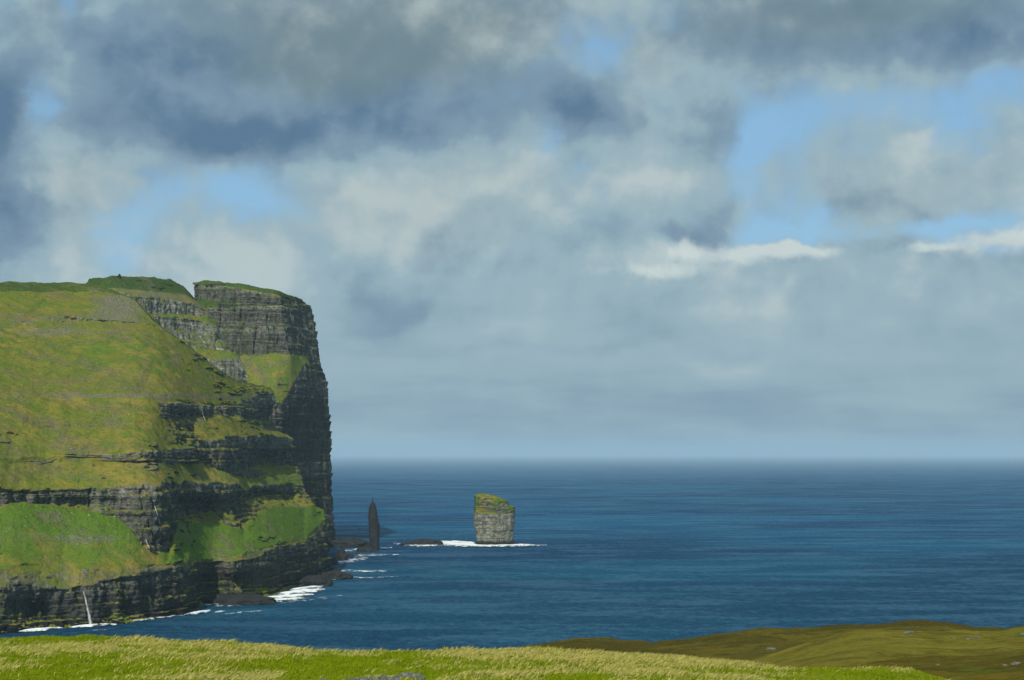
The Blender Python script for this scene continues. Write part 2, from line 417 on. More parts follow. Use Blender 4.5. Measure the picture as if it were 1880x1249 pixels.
def mat_fall():
    m, k, out = new_mat('falling_water')
    g = k.n.new('ShaderNodeNewGeometry'); P = g.outputs['Position']
    n = k.noise(k.v('MULTIPLY', P, (1, 1, 0.15)), 0.8, 4, 0.6); e = k.attr('edge')
    a = k.ramp(k.m('ADD', e, k.m('MULTIPLY', k.m('SUBTRACT', n, 0.5), 1.2)), 0.1, 0.9)
    dif = k.n.new('ShaderNodeBsdfDiffuse'); dif.inputs[0].default_value = (0.72, 0.76, 0.76, 1)
    tr = k.n.new('ShaderNodeBsdfTransparent'); mx = k.n.new('ShaderNodeMixShader')
    k.put(mx.inputs[0], k.m('MULTIPLY', a, 0.38)); k.l.new(tr.outputs[0], mx.inputs[1]); k.l.new(dif.outputs[0], mx.inputs[2]); k.l.new(mx.outputs[0], out.inputs[0])
    return m


M_HEAD = mat_headland(); M_SEA = mat_sea(); M_FOAM = mat_foam(); M_MOOR = mat_moor(); M_FIELD = mat_field()
M_BLADE = mat_blades(); M_FALL = mat_fall()
M_DARK = mat_stone('wet_and_shaded_rock', (0.011, 0.013, 0.013), (0.026, 0.026, 0.024), 0.08)
M_GREY = mat_stone('grey_field_stone', (0.08, 0.083, 0.070), (0.17, 0.172, 0.145), 2.0)

# ------------------------------------------------------------------ lofted land
def gsmooth(a, sg):
    n = int(3 * sg) + 1; kx = np.exp(-.5 * (np.arange(-n, n + 1) / sg) ** 2); kx /= kx.sum()
    left = 2 * a[0] - a[n:0:-1]; right = 2 * a[-1] - a[-2:-n - 2:-1]
    return np.convolve(np.concatenate([left, a, right]), kx, 'valid')


def loft(name, lines, nc, x0, xpin, back, side, seed, amp=1.0, kind='structure', x1=600.0, left_side=None, T=13.0, ysm=(8, 8), xpow=2.0):
    """lines: bottom first. each dict: p = traced points, xr = right end, tan/rows/rock/... of the step up to it."""
    X = np.linspace(x0, x1, nc)
    ys = []; xs = []; zs = []
    A = {a: [] for a in ('rock', 'lush', 'pale', 'scree', 'dim', 'carve')}
    prev = None; refs = {}
    for li, L in enumerate(lines):
        pts = np.array(L['p'], float); xr = L.get('xr', x1)
        q_ = np.clip((X - xpin) / (x1 - xpin), 0, 1); px = np.where(X < xpin, X, X - (x1 - xr) * q_ ** xpow)
        py = np.interp(px, pts[:, 0], pts[:, 1])
        py = py + L.get('jit', 0) * fbm(px / 22.0, li * 5.3, 0.0, 4, seed + 3)
        if prev is None:
            Y = (gsmooth(seaY(py), 6) if L.get('y') is None else np.interp(px, *np.array(L['y'], float).T)) if not callable(L.get('y')) else L['y'](px)
            Zp = CZ + (HZ - py) / F * Y
            cur = (px, Y, Zp, py)
            xs.append((px - 940) / F * Y); ys.append(Y); zs.append(Zp)
            for a in A: A[a].append(np.full(nc, L.get(a, 0.0)))
            # foot below the start
            prev = cur; continue
        ppx, pY, pZ, ppy = prev
        py = np.minimum(py, ppy - 0.3)
        t = L['tan'](px) if callable(L['tan']) else L['tan']
        t = t * (1 + L.get('tjit', 0.12) * fbm(px / 60.0, li * 3.1, 7.0, 3, seed + 9))
        mm = (HZ - py) / F
        sg = (ysm[0] + (ysm[1] - ysm[0]) * li / (len(lines) - 1)) / (X[1] - X[0])
        if 'ref' in L:
            rY, rZ = refs[L['ref']]; Y = np.maximum((CZ - (rZ - L['t'] * rY)) / (L['t'] - mm), pY + .2); sg = 2.0
        else: Y = (CZ - pZ + t * pY) / (t - mm)
        if 'yabs' in L: Y = np.maximum(L['yabs'](px), pY + .3)
        Y = gsmooth(Y, sg); Zp = CZ + mm * Y
        refs[li] = (gsmooth(Y, 40.0), gsmooth(Zp, 40.0))
        n = L['rows']
        x_a, x_b = xs[-1], (px - 940) / F * Y
        for j in range(1, n + 1):
            f = j / n
            # grass slopes sag a little: concave foot, convex rim
            q = f
            xs.append(x_a + (x_b - x_a) * f); ys.append(pY + (Y - pY) * f)
            zs.append(pZ + (Zp - pZ) * q)
            for a in A:
                v = L.get(a, 0.0)
                if callable(v): v = v(px, ppy + (py - ppy) * f)
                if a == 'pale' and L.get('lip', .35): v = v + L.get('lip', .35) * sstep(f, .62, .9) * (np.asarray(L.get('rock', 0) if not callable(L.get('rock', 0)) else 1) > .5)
                if a == 'rock': v = v * (1.0 if 0.02 < f < 0.999 else 0.5)
                A[a].append(np.broadcast_to(np.asarray(v, float), (nc,)).copy())
        prev = (px, Y, Zp, py)
    x = np.array(xs); y = np.array(ys); z = np.array(zs)
    for a in A: A[a] = np.array(A[a])
    # foot rows under the sea / ground, back rows behind the skyline
    def addrow(top, dx, dy, dz):
        nonlocal x, y, z
        i = -1 if top else 0
        nx, ny, nz = x[i] + dx, y[i] + dy, z[i] + dz
        f = (lambda M_, r: np.vstack([M_, r[None]])) if top else (lambda M_, r: np.vstack([r[None], M_]))
        x, y, z = f(x, nx), f(y, ny), f(z, nz)
        for a in A: A[a] = f(A[a], A[a][i])
    addrow(False, 0, -2, -9)
    for (dx, dy, dz, n) in back:
        for _ in range(n): addrow(True, dx / n, dy / n, dz / n)
    def addcol(right, dx, dy, dz):
        nonlocal x, y, z
        i = -1 if right else 0
        cx, cy, cz = x[:, i] + dx, y[:, i] + dy, z[:, i] + dz
        f = (lambda M_, r: np.hstack([M_, r[:, None]])) if right else (lambda M_, r: np.hstack([r[:, None], M_]))
        x, y, z = f(x, cx), f(y, cy), f(z, cz)
        for a in A: A[a] = f(A[a], A[a][:, i])
    for (dx, dy, dz, n) in side:
        for _ in range(n): addcol(True, dx / n, dy / n, dz / n)
    for (dx, dy, dz, n) in (left_side or []):
        for _ in range(n): addcol(False, dx / n, dy / n, dz / n)
    # close the body all round with walls that go down to the sea floor
    addrow(False, 0, 0, 0); addrow(True, 0, 3, 0); addcol(True, 0, 3, 0); addcol(False, 0, 1, 0)
    # outward horizontal direction of the smoothed surface
    P = np.stack([x, y, z], -1)
    def sm(M_, it=10):
        for _ in range(it):
            p = np.pad(M_, ((1, 1), (1, 1), (0, 0)), 'edge'); M_ = (p[:-2, 1:-1] + p[2:, 1:-1] + p[1:-1, :-2] + p[1:-1, 2:] + p[1:-1, 1:-1]) / 5
        return M_
    S = sm(P, 8)
    N = np.cross(np.gradient(S, axis=1), np.gradient(S, axis=0)); N /= np.linalg.norm(N, axis=-1, keepdims=True) + 1e-9
    hn = N[..., :2] / (np.linalg.norm(N[..., :2], axis=-1, keepdims=True) + 1e-6)
    rk = sm(A['rock'][..., None], 3)[..., 0]
    # basalt: buttresses, chimneys, columns and lava-flow steps
    but = fbm(x / 48, y / 48, z / 120, 3, seed + 21)
    chim = 1 - np.abs(fbm(x / 17, y / 17, z / 90, 3, seed + 31)) * 2.4
    chim = np.clip(chim, 0, 1) ** 3
    coln = fbm(x / 5.5, y / 5.5, z / 26, 3, seed + 41)
    rough = fbm(x / 3.2, y / 3.2, z / 2.4, 2, seed + 51)
    zz = z + 4 * fbm(x / 90, y / 90, 0.3, 2, seed + 61) + 0.02 * x
    zz = zz + 3.5 * fbm(0 * z, 0 * z, z / 14, 2, seed + 63)
    fr = (zz / T) % 1.0
    vary = np.clip(.75 + 1.1 * fbm(x / 30, y / 30, z / 10, 2, seed + 66), 0, 1.4)
    step = (fr * T * 0.33 - T * 0.16) * vary
    fr2 = (zz / (T * 0.31)) % 1.0
    step2 = (fr2 - 0.5) * T * 0.09
    outc = sstep(fbm(x / 34, y / 34, z / 3.2, 3, seed + 101), .17, .40) * (1 - rk) * sstep(fbm(x / 120, y / 120, z / 60, 2, seed + 103), -.25, .25)
    A['rock'] = np.clip(A['rock'] + .75 * outc, 0, 1); A['scree'] = np.clip(A['scree'] + .35 * outc, 0, 1)
    P[..., 0] += hn[..., 0] * 1.6 * outc; P[..., 1] += hn[..., 1] * 1.6 * outc
    carve = sm(A.pop('carve')[..., None], 4)[..., 0]
    P[..., 0] -= hn[..., 0] * carve; P[..., 1] -= hn[..., 1] * carve
    disp = rk * amp * (9.0 * but - 5.5 * chim + 2.6 * coln + 1.4 * rough + step + step2)
    edge_in = np.ones_like(rk)
    P[..., 0] += hn[..., 0] * disp * edge_in; P[..., 1] += hn[..., 1] * disp * edge_in
    # turf: hummocks, sheep terracettes, shallow runnels
    gw = 1 - rk
    P[..., 2] += gw * (2.4 * fbm(x / 55, y / 55, 0, 3, seed + 71) + 1.3 * fbm(x / 9, y / 9, z / 6, 3, seed + 81)
                       - 1.2 * np.clip(1 - np.abs(fbm(x / 60, y / 200, 0, 2, seed + 91)) * 5, 0, 1)) + rk * 0.8 * rough
    P[0, :, 2] = P[-1, :, 2] = P[:, 0, 2] = P[:, -1, 2] = -10
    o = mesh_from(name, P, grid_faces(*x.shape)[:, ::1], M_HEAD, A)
    return tag(o, kind)


def bandf(cx, cy, rx, ry, v=1.0):
    return lambda px, py: v * np.exp(-((px - cx) / rx) ** 2 - ((py - cy) / ry) ** 2)


def multi(*fs):
    return lambda px, py: np.clip(sum(f(px, py) for f in fs), 0, 1)


def multi2(*fs): return lambda px, py: sum(f(px, py) for f in fs)


lit_lip = lambda px, py: 0.25 + 0 * px
near_lines = [
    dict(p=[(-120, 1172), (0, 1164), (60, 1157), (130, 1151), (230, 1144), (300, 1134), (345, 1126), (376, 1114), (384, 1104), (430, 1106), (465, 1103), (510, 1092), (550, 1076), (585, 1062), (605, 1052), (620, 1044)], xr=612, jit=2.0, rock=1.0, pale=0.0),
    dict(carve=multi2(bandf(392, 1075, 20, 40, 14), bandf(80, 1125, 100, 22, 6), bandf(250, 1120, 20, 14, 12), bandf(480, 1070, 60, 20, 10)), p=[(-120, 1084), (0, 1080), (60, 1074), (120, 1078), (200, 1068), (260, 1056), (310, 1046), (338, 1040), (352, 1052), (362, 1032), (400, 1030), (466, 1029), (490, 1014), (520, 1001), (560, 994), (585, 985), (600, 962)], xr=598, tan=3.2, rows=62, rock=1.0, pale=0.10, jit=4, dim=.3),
    dict(p=[(-120, 1050), (0, 1046), (100, 1043), (200, 1040), (260, 1036), (318, 1034), (340, 1036), (350, 1025), (420, 1022), (480, 1008), (520, 994), (560, 988), (598, 955)], xr=598, tan=lambda px: .75 - .45 * sstep(px, 300, 520), rows=12, rock=.25, pale=.5, scree=lambda px, py: .62 + .5 * fbm(px / 16, py / 7, 0, 3, 15), jit=2),
    dict(p=[(-120, 938), (0, 938), (28, 924), (80, 926), (140, 930), (215, 948), (240, 968), (262, 1000), (290, 1020), (312, 1010), (322, 955), (360, 960), (425, 966), (450, 972), (475, 945), (490, 932), (520, 928), (560, 932), (575, 926), (590, 935)], xr=596, tan=lambda px: .55 - .35 * sstep(px, 260, 520), rows=70, rock=.03, jit=3,
         lush=lambda px, py: np.clip(0.62 + 0.4 * np.exp(-((py - 950) / 30) ** 2) + 0.25 * (px > 330), 0, 1),
         scree=multi(bandf(60, 985, 130, 14, .55), bandf(200, 990, 90, 14, .55), bandf(150, 1010, 40, 20, .3), bandf(500, 940, 20, 20, .5), bandf(500, 985, 40, 14, .3))),
    dict(carve=multi2(bandf(385, 935, 52, 20, 15), bandf(500, 912, 60, 14, 9), bandf(150, 925, 60, 10, 5)), p=[(-120, 900), (0, 898), (80, 902), (150, 897), (215, 893), (260, 890), (330, 884), (380, 886), (440, 892), (455, 905), (470, 892), (500, 888), (550, 890), (575, 900)], xr=560, tan=3.0, rows=46, rock=1.0, pale=lambda px, py: 0.25 + 0.3 * sstep(320 - px, 0, 120), jit=5),
    dict(p=[(-120, 850), (0, 848), (100, 846), (170, 846), (230, 850), (300, 850), (370, 850), (400, 862), (430, 868), (452, 876), (500, 874), (545, 870)], xr=553, tan=lambda px: .42 - .14 * sstep(px, 260, 480), rows=30, rock=.06, jit=3, lush=lambda px, py: .25 + .4 * sstep(px, 400, 470), scree=lambda px, py: .25 + .3 * sstep(px, 180, 300)),
    dict(carve=multi2(bandf(505, 845, 40, 24, 16)), p=[(-120, 843), (0, 841), (100, 838), (170, 838), (230, 832), (300, 828), (340, 822), (380, 808), (400, 802), (450, 800), (500, 800), (532, 804)], xr=537, tan=2.2, rows=36, rock=lambda px, py: sstep(px, 120, 300), pale=lambda px, py: 0.40 + 0 * px, scree=.4, jit=4),
    dict(p=[(-120, 790), (0, 790), (150, 785), (250, 775), (310, 768), (360, 775), (392, 766), (440, 764), (460, 772), (490, 790), (520, 799)], xr=524, tan=lambda px: .42 - .14 * sstep(px, 260, 480), rows=32, rock=lambda px, py: .1 + .5 * np.exp(-((px - 345) / 30) ** 2), jit=3, lush=.30, scree=lambda px, py: .22 + .35 * np.exp(-((px - 340) / 45) ** 2)),
    dict(carve=multi2(bandf(500, 770, 22, 22, 12), bandf(345, 765, 30, 10, 5)), p=[(-120, 745), (0, 744), (150, 743), (250, 741), (310, 738), (360, 744), (420, 742), (455, 736), (480, 728), (500, 726)], xr=506, tan=lambda px: .42 + 2.6 * sstep(px, 270, 330), rows=34, rock=lambda px, py: sstep(px, 270, 325), pale=.45, scree=.28, lush=.12, jit=3),
    dict(p=[(-120, 720), (0, 722), (100, 724), (300, 718), (400, 718), (450, 716), (480, 716), (500, 720)], xr=503, tan=.38, rows=14, rock=.1, scree=lambda px, py: .25 + .75 * np.exp(-((py - 727) / 4) ** 2) * sstep(px, 40, 120), lush=.05),
    dict(p=[(-120, 600), (0, 600), (100, 596), (150, 592), (200, 592), (250, 594), (290, 600), (330, 630), (380, 668), (430, 700), (470, 712), (500, 717)], xr=500, ref=9, t=.36, tan=.37, rows=60, rock=0.0, lush=multi(bandf(280, 640, 160, 50, .50), bandf(100, 650, 200, 40, .28), bandf(10, 610, 30, 40, .3)),
         scree=multi(bandf(120, 608, 150, 14, .7), bandf(330, 640, 30, 20, .3), bandf(60, 660, 60, 40, .35), bandf(60, 705, 300, 10, .15))),
    dict(p=[(-120, 592), (0, 590), (100, 583), (150, 583), (200, 586), (250, 590), (290, 597), (330, 628), (380, 666), (430, 699), (470, 711), (500, 716)], xr=500, ref=9, t=.365, tan=1.6, rows=10, rock=lambda px, py: .9 * np.exp(-((px - 180) / 90) ** 2), pale=.4, scree=.6, jit=1),
    dict(p=[(-120, 536), (0, 534), (100, 536), (180, 535), (215, 538), (245, 549), (275, 581), (300, 602), (340, 632), (385, 665), (430, 698), (470, 710), (500, 715)], xr=500, ref=9, t=.363, tan=.36, rows=26, rock=0.0, lush=bandf(90, 560, 120, 14, .5), scree=multi(bandf(220, 560, 65, 32, 1.0), bandf(60, 585, 200, 8, .5))),
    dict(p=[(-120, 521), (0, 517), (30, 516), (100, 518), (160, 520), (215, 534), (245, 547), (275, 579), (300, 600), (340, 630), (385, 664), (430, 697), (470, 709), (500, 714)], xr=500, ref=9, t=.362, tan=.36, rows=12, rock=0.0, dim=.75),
]
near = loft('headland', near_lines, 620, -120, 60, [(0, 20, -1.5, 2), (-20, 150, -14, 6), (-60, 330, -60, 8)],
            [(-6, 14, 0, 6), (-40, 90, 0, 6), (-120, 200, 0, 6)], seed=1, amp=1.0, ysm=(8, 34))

# pale stepped cliff with the green dome above it
mid_lines = [
    dict(p=[(130, 640), (240, 640), (300, 690), (380, 760), (460, 780)], y=[(130, 2500), (300, 2560), (460, 2650)], foot=False, rock=1, pale=.5),
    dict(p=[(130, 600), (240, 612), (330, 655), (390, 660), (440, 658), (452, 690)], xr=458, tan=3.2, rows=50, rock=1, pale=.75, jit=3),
    dict(p=[(130, 590), (240, 602), (330, 640), (390, 642), (440, 650)], xr=437, tan=.7, rows=8, rock=.2, pale=.5, lush=.6, jit=2),
    dict(p=[(130, 585), (240, 590), (330, 622), (400, 620), (425, 632)], xr=416, tan=3.2, rows=14, rock=1, pale=1.0, jit=2),
    dict(p=[(130, 580), (240, 585), (330, 584), (380, 590), (402, 600)], xr=403, tan=3.4, rows=26, rock=1, pale=1.0, jit=2),
    dict(p=[(130, 570), (240, 576), (330, 578), (380, 582), (402, 590)], xr=398, tan=.7, rows=6, rock=.3, pale=.5, lush=.6),
    dict(p=[(130, 540), (210, 536), (240, 543), (300, 549), (350, 557), (392, 577)], xr=390, tan=3.6, rows=30, rock=1, pale=1.0, jit=2),
    dict(p=[(130, 534), (210, 530), (240, 532), (300, 538), (345, 545), (372, 562)], xr=372, tan=.6, rows=8, rock=.1, scree=.7, pale=.6),
    dict(p=[(130, 530), (158, 521), (161, 516), (200, 512), (262, 511), (310, 517), (335, 528), (344, 538), (352, 550)], xr=354, tan=.6, rows=18, rock=.1, dim=.9),
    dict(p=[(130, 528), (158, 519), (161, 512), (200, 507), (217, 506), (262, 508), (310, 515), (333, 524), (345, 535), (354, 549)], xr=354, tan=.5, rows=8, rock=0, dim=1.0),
]
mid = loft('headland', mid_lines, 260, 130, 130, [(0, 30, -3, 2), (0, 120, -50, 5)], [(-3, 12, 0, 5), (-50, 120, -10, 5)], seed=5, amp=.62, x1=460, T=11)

# tall seaward block
DY = lambda px: np.interp(px, [300, 515, 530, 640], [2700, 2710, 2720, 2960])
far_lines = [
    dict(p=[(300, 1020), (640, 1020)], xr=624, y=lambda px: DY(px), rock=1, foot=False),
    dict(p=[(300, 940), (560, 940), (640, 940)], xr=612, tan=5.0, rows=50, rock=1, pale=.03),
    dict(p=[(300, 850), (560, 850), (640, 850)], xr=606, tan=6.0, rows=50, rock=1, pale=.06),
    dict(p=[(300, 770), (430, 770), (500, 748), (522, 738), (540, 706), (560, 668), (590, 690), (602, 700)], xr=601, tan=7.0, rows=64, rock=1, pale=.10, jit=3),
    dict(p=[(300, 660), (430, 660), (450, 652), (550, 652), (568, 656), (590, 660)], xr=589, tan=1.0, yabs=lambda px: np.interp(px, [300, 440, 554, 562, 590], [2800, 2815, 2830, 2850, 2965]), rows=46, rock=lambda px, py: .12 + .8 * sstep(px, 558, 570), lush=.62, dim=.35, pale=.1, jit=2),
    dict(p=[(300, 600), (600, 600)], xr=578, tan=6.5, rows=34, rock=1, pale=.30),
    dict(p=[(300, 596), (600, 596)], xr=577, tan=1.3, rows=5, rock=.75, pale=.3, lush=.5, dim=.9),
    dict(p=[(300, 566), (430, 566), (440, 562), (600, 562)], xr=569, tan=6.5, rows=24, rock=1, pale=.34),
    dict(p=[(300, 550), (370, 550), (430, 556), (440, 560), (600, 560)], xr=567, tan=1.1, rows=6, rock=.6, lush=.3, dim=.95),
    dict(p=[(300, 522), (357, 521), (400, 524), (450, 532), (500, 541), (545, 554), (560, 560)], xr=561, tan=6.5, rows=24, rock=1, pale=.34, jit=2),
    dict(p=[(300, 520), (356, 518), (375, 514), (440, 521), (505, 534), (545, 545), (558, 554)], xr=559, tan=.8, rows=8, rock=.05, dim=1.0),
]
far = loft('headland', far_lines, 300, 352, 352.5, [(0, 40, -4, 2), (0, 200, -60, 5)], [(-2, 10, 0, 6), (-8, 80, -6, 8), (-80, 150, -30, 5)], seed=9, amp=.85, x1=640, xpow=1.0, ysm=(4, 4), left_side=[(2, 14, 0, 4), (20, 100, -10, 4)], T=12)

# ------------------------------------------------------------------ sea
def sea():
    # denser rings close to the land, one sheet to the horizon
    ysl = np.concatenate([np.linspace(-3000, 900, 14), np.geomspace(1000, 100000, 60)])
    xsl = np.concatenate([-np.geomspace(70000, 300, 30), np.linspace(-250, 250, 7), np.geomspace(300, 70000, 30)])
    Xg, Yg = np.meshgrid(xsl, ysl)
    V = np.stack([Xg, Yg, 0 * Xg], -1)
    return tag(mesh_from('sea', V, grid_faces(*Xg.shape), M_SEA), 'structure')
sea()

# ------------------------------------------------------------------ sea stacks
def stack(name, prof, y0, depth, seed, attrs_f, power=3.0, amp=1.0, ribs=1.0, nz=110, na=160):
    """prof: (py, left px, right px) from the top down"""
    prof = np.array(prof, float)
    pys = np.linspace(prof[0, 0], prof[-1, 0], nz)
    L = (np.interp(pys, prof[:, 0], prof[:, 1]) - 940) / F * y0; R = (np.interp(pys, prof[:, 0], prof[:, 2]) - 940) / F * y0
    zz = CZ + (HZ - pys) / F * y0
    cx = (L[-1] + R[-1]) / 2
    th = np.linspace(0, 2 * np.pi, na, endpoint=False)
    ct, st = np.cos(th), np.sin(th)
    e = 2 / power
    sx = np.sign(ct) * np.abs(ct) ** e; sy = np.sign(st) * np.abs(st) ** e
    mid_ = (L + R) / 2; hw = (R - L) / 2
    dz = depth * np.clip(hw / hw.max(), 0.1, 1) ** 0.5
    x = mid_[:, None] + hw[:, None] * sx[None]; y = y0 + depth * .5 + dz[:, None] * .5 * sy[None]; z = np.repeat(zz[:, None], na, 1)
    nx, ny = ct[None] + 0 * x, st[None] + 0 * x
    T = 9.0
    z2 = z + 1.5 * fbm(x / 30, y / 30, 0, 2, seed)
    d = amp * (1.8 * fbm(x / 14, y / 14, z / 40, 3, seed + 1) + ribs * 1.0 * fbm(x / 3.5, y / 3.5, z / 16, 3, seed + 2)
               + .55 * fbm(x / 2.5, y / 2.5, z / 1.4, 2, seed + 3) + .9 * (((z2 / T) % 1) - .5))
    x2 = x + nx * d * .8; y2 = y + ny * d * 1.4
    # rounded, uneven top
    top = np.stack([x2, y2, z], -1)
    cap = []
    for f in (0.75, 0.5, 0.25, 0.02):
        r = top[0] * 1.0; c = r.mean(0); r = c + (r - c) * f; r[:, 2] += 0.8 * (1 - f) + .7 * fbm(r[:, 0] / 3, r[:, 1] / 3, 0, 2, seed + 7); cap.append(r)
    V = np.concatenate([np.array(cap[::-1]), top, (top[-1] + np.array([0, 0, -6]))[None]], 0)
    R_, C_ = V.shape[:2]
    pyv = np.concatenate([[pys[0]] * 4, pys, [pys[-1]]])[:, None] + np.zeros((R_, C_))
    pxv = 940 + V[..., 0] / y0 * F
    A = attrs_f(pxv, pyv)
    return mesh_from(name, V, grid_faces(R_, C_, True), M_HEAD, A)


def attr_risin(px, py):
    g = 1 - sstep(py + 1.5 * fbm(px / 6, py / 6, 0, 2, 4), 941, 945)
    return dict(rock=1 - .95 * g * np.clip(.75 + 1.2 * fbm(px / 5, py / 5, 0, 2, 8), 0, 1), lush=.6 * g, pale=.92 * (1 - g) + .45 * g - .9 * sstep(py, 992, 996), scree=.25 * g, dim=.5 * g)


risin = stack('sea_stack', [(906.5, 880, 890), (908, 873, 896), (910, 871, 908), (913, 870, 915), (916, 870.5, 924), (920, 870.5, 930), (927, 871, 934.5), (929, 870, 936), (930, 870, 945.5), (936, 871, 945.5),
                            (946, 869, 945), (955, 869.3, 944.5), (965, 870, 944), (975, 871.5, 943.5), (977, 873.5, 943), (985, 874, 942), (990, 874.5, 941), (996, 876, 940), (1000, 874, 941.5)],
              2870, 46, 71, attr_risin, amp=1.25, power=4.2)
tag(risin, None, 'broad pale grey sea stack with mossy green top, ringed by white surf', 'sea stack')


def attr_kell(px, py):
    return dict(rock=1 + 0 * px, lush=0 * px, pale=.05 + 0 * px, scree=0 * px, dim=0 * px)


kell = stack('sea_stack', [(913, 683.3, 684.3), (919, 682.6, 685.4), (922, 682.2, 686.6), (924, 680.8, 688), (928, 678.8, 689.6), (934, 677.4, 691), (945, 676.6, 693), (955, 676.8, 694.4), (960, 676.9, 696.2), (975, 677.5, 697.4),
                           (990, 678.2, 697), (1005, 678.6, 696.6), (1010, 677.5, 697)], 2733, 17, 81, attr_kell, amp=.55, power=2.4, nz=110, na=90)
kell.data.materials[0] = M_DARK  # near-black colour stands in for the headland's shade on this stack
tag(kell, None, 'thin dark pointed sea stack standing just off the headland tip', 'sea stack')

# ------------------------------------------------------------------ shore rocks and skerries
def ico(sub=4):
    import bmesh
    bm = bmesh.new(); bmesh.ops.create_icosphere(bm, subdivisions=sub, radius=1.0)
    V = np.array([v.co[:] for v in bm.verts]); Fc = np.array([[v.index for v in f.verts] for f in bm.faces]); bm.free(); return V, Fc
ICO4 = ico(4); ICO3 = ico(3); ICO5 = ico(5)


def rock_mesh(name, sx, sy, sz, seed, mat, rough=.35, base=ICO4, cut=0.25):
    V, Fc = base
    n1 = fbm(V[:, 0] * 1.3, V[:, 1] * 1.3, V[:, 2] * 1.3, 2, seed); n2 = fbm(V[:, 0] * 4, V[:, 1] * 4, V[:, 2] * 4, 3, seed + 5)
    U = V * (1 + rough * n1 + rough * .45 * n2)[:, None]
    U = np.sign(U) * np.abs(U) ** .85
    U[:, 2] = np.maximum(U[:, 2], -cut)
    U = U * np.array([sx, sy, sz])
    return mesh_from(name, U, Fc, mat, smooth=False)


def shore(name, px0, px1, pyb, pyt, dep, seed, label, cat='rock', base=ICO4, group=None):
    """rock whose waterline sits at photo row pyb, top at pyt"""
    y = seaY(pyb) + dep * .8; w = (px1 - px0) / F * y / 2; h = max((pyb - pyt) / F * y, 1.0)
    o = rock_mesh(name, w, dep, h * 1.25, seed, M_DARK, base=base)
    o.location = ((((px0 + px1) / 2) - 940) / F * y, y, -0.2)
    return tag(o, None, label, cat, group)


shore('rock_ridge', 596, 682, 1004, 990, 22, 101, 'low dark rock ridge joining the headland tip to the thin stack', 'rock ridge', ICO5)
shore('skerry', 742, 812, 1001, 993, 16, 102, 'flat dark skerry awash with surf left of the broad stack', 'skerry', ICO5)
shore('skerry', 868, 946, 1001, 995, 14, 119, 'low black rock shelf at the foot of the broad stack', 'skerry', ICO5)
shore('shore_rock', 655, 690, 1012, 1005, 10, 103, 'small black rock shelf at the left foot of the thin stack', 'rock')
shore('shore_rock', 366, 505, 1109, 1096, 26, 104, 'long dark rock platform below the middle sea cliff', 'rock', ICO5)
shore('shore_rock', 548, 612, 1076, 1062, 26, 105, 'rounded black rock shelf between two patches of surf', 'rock', ICO5)
shore('shore_rock', 588, 648, 1063, 1051, 18, 106, 'dark low rock point with white surf breaking along its foot', 'rock', ICO5)
shore('shore_rock', 616, 640, 1028, 1012, 10, 107, 'upright black boulder at the waterline of the headland tip', 'rock')
shore('shore_rock', 637, 651, 1023, 1017, 6, 108, 'flat black boulder farthest right off the headland tip', 'rock')
shore('shore_rock', 604, 622, 1036, 1026, 8, 109, 'black boulder touching the dark cliff foot near the tip', 'rock')
shore('shore_rock', 654, 663, 1018.5, 1014, 4, 110, 'tiny rock awash below the thin stack', 'rock', ICO3)
shore('shore_rock', 620, 628, 1049, 1043, 4, 111, 'small knob of rock above the low dark point', 'rock', ICO3)

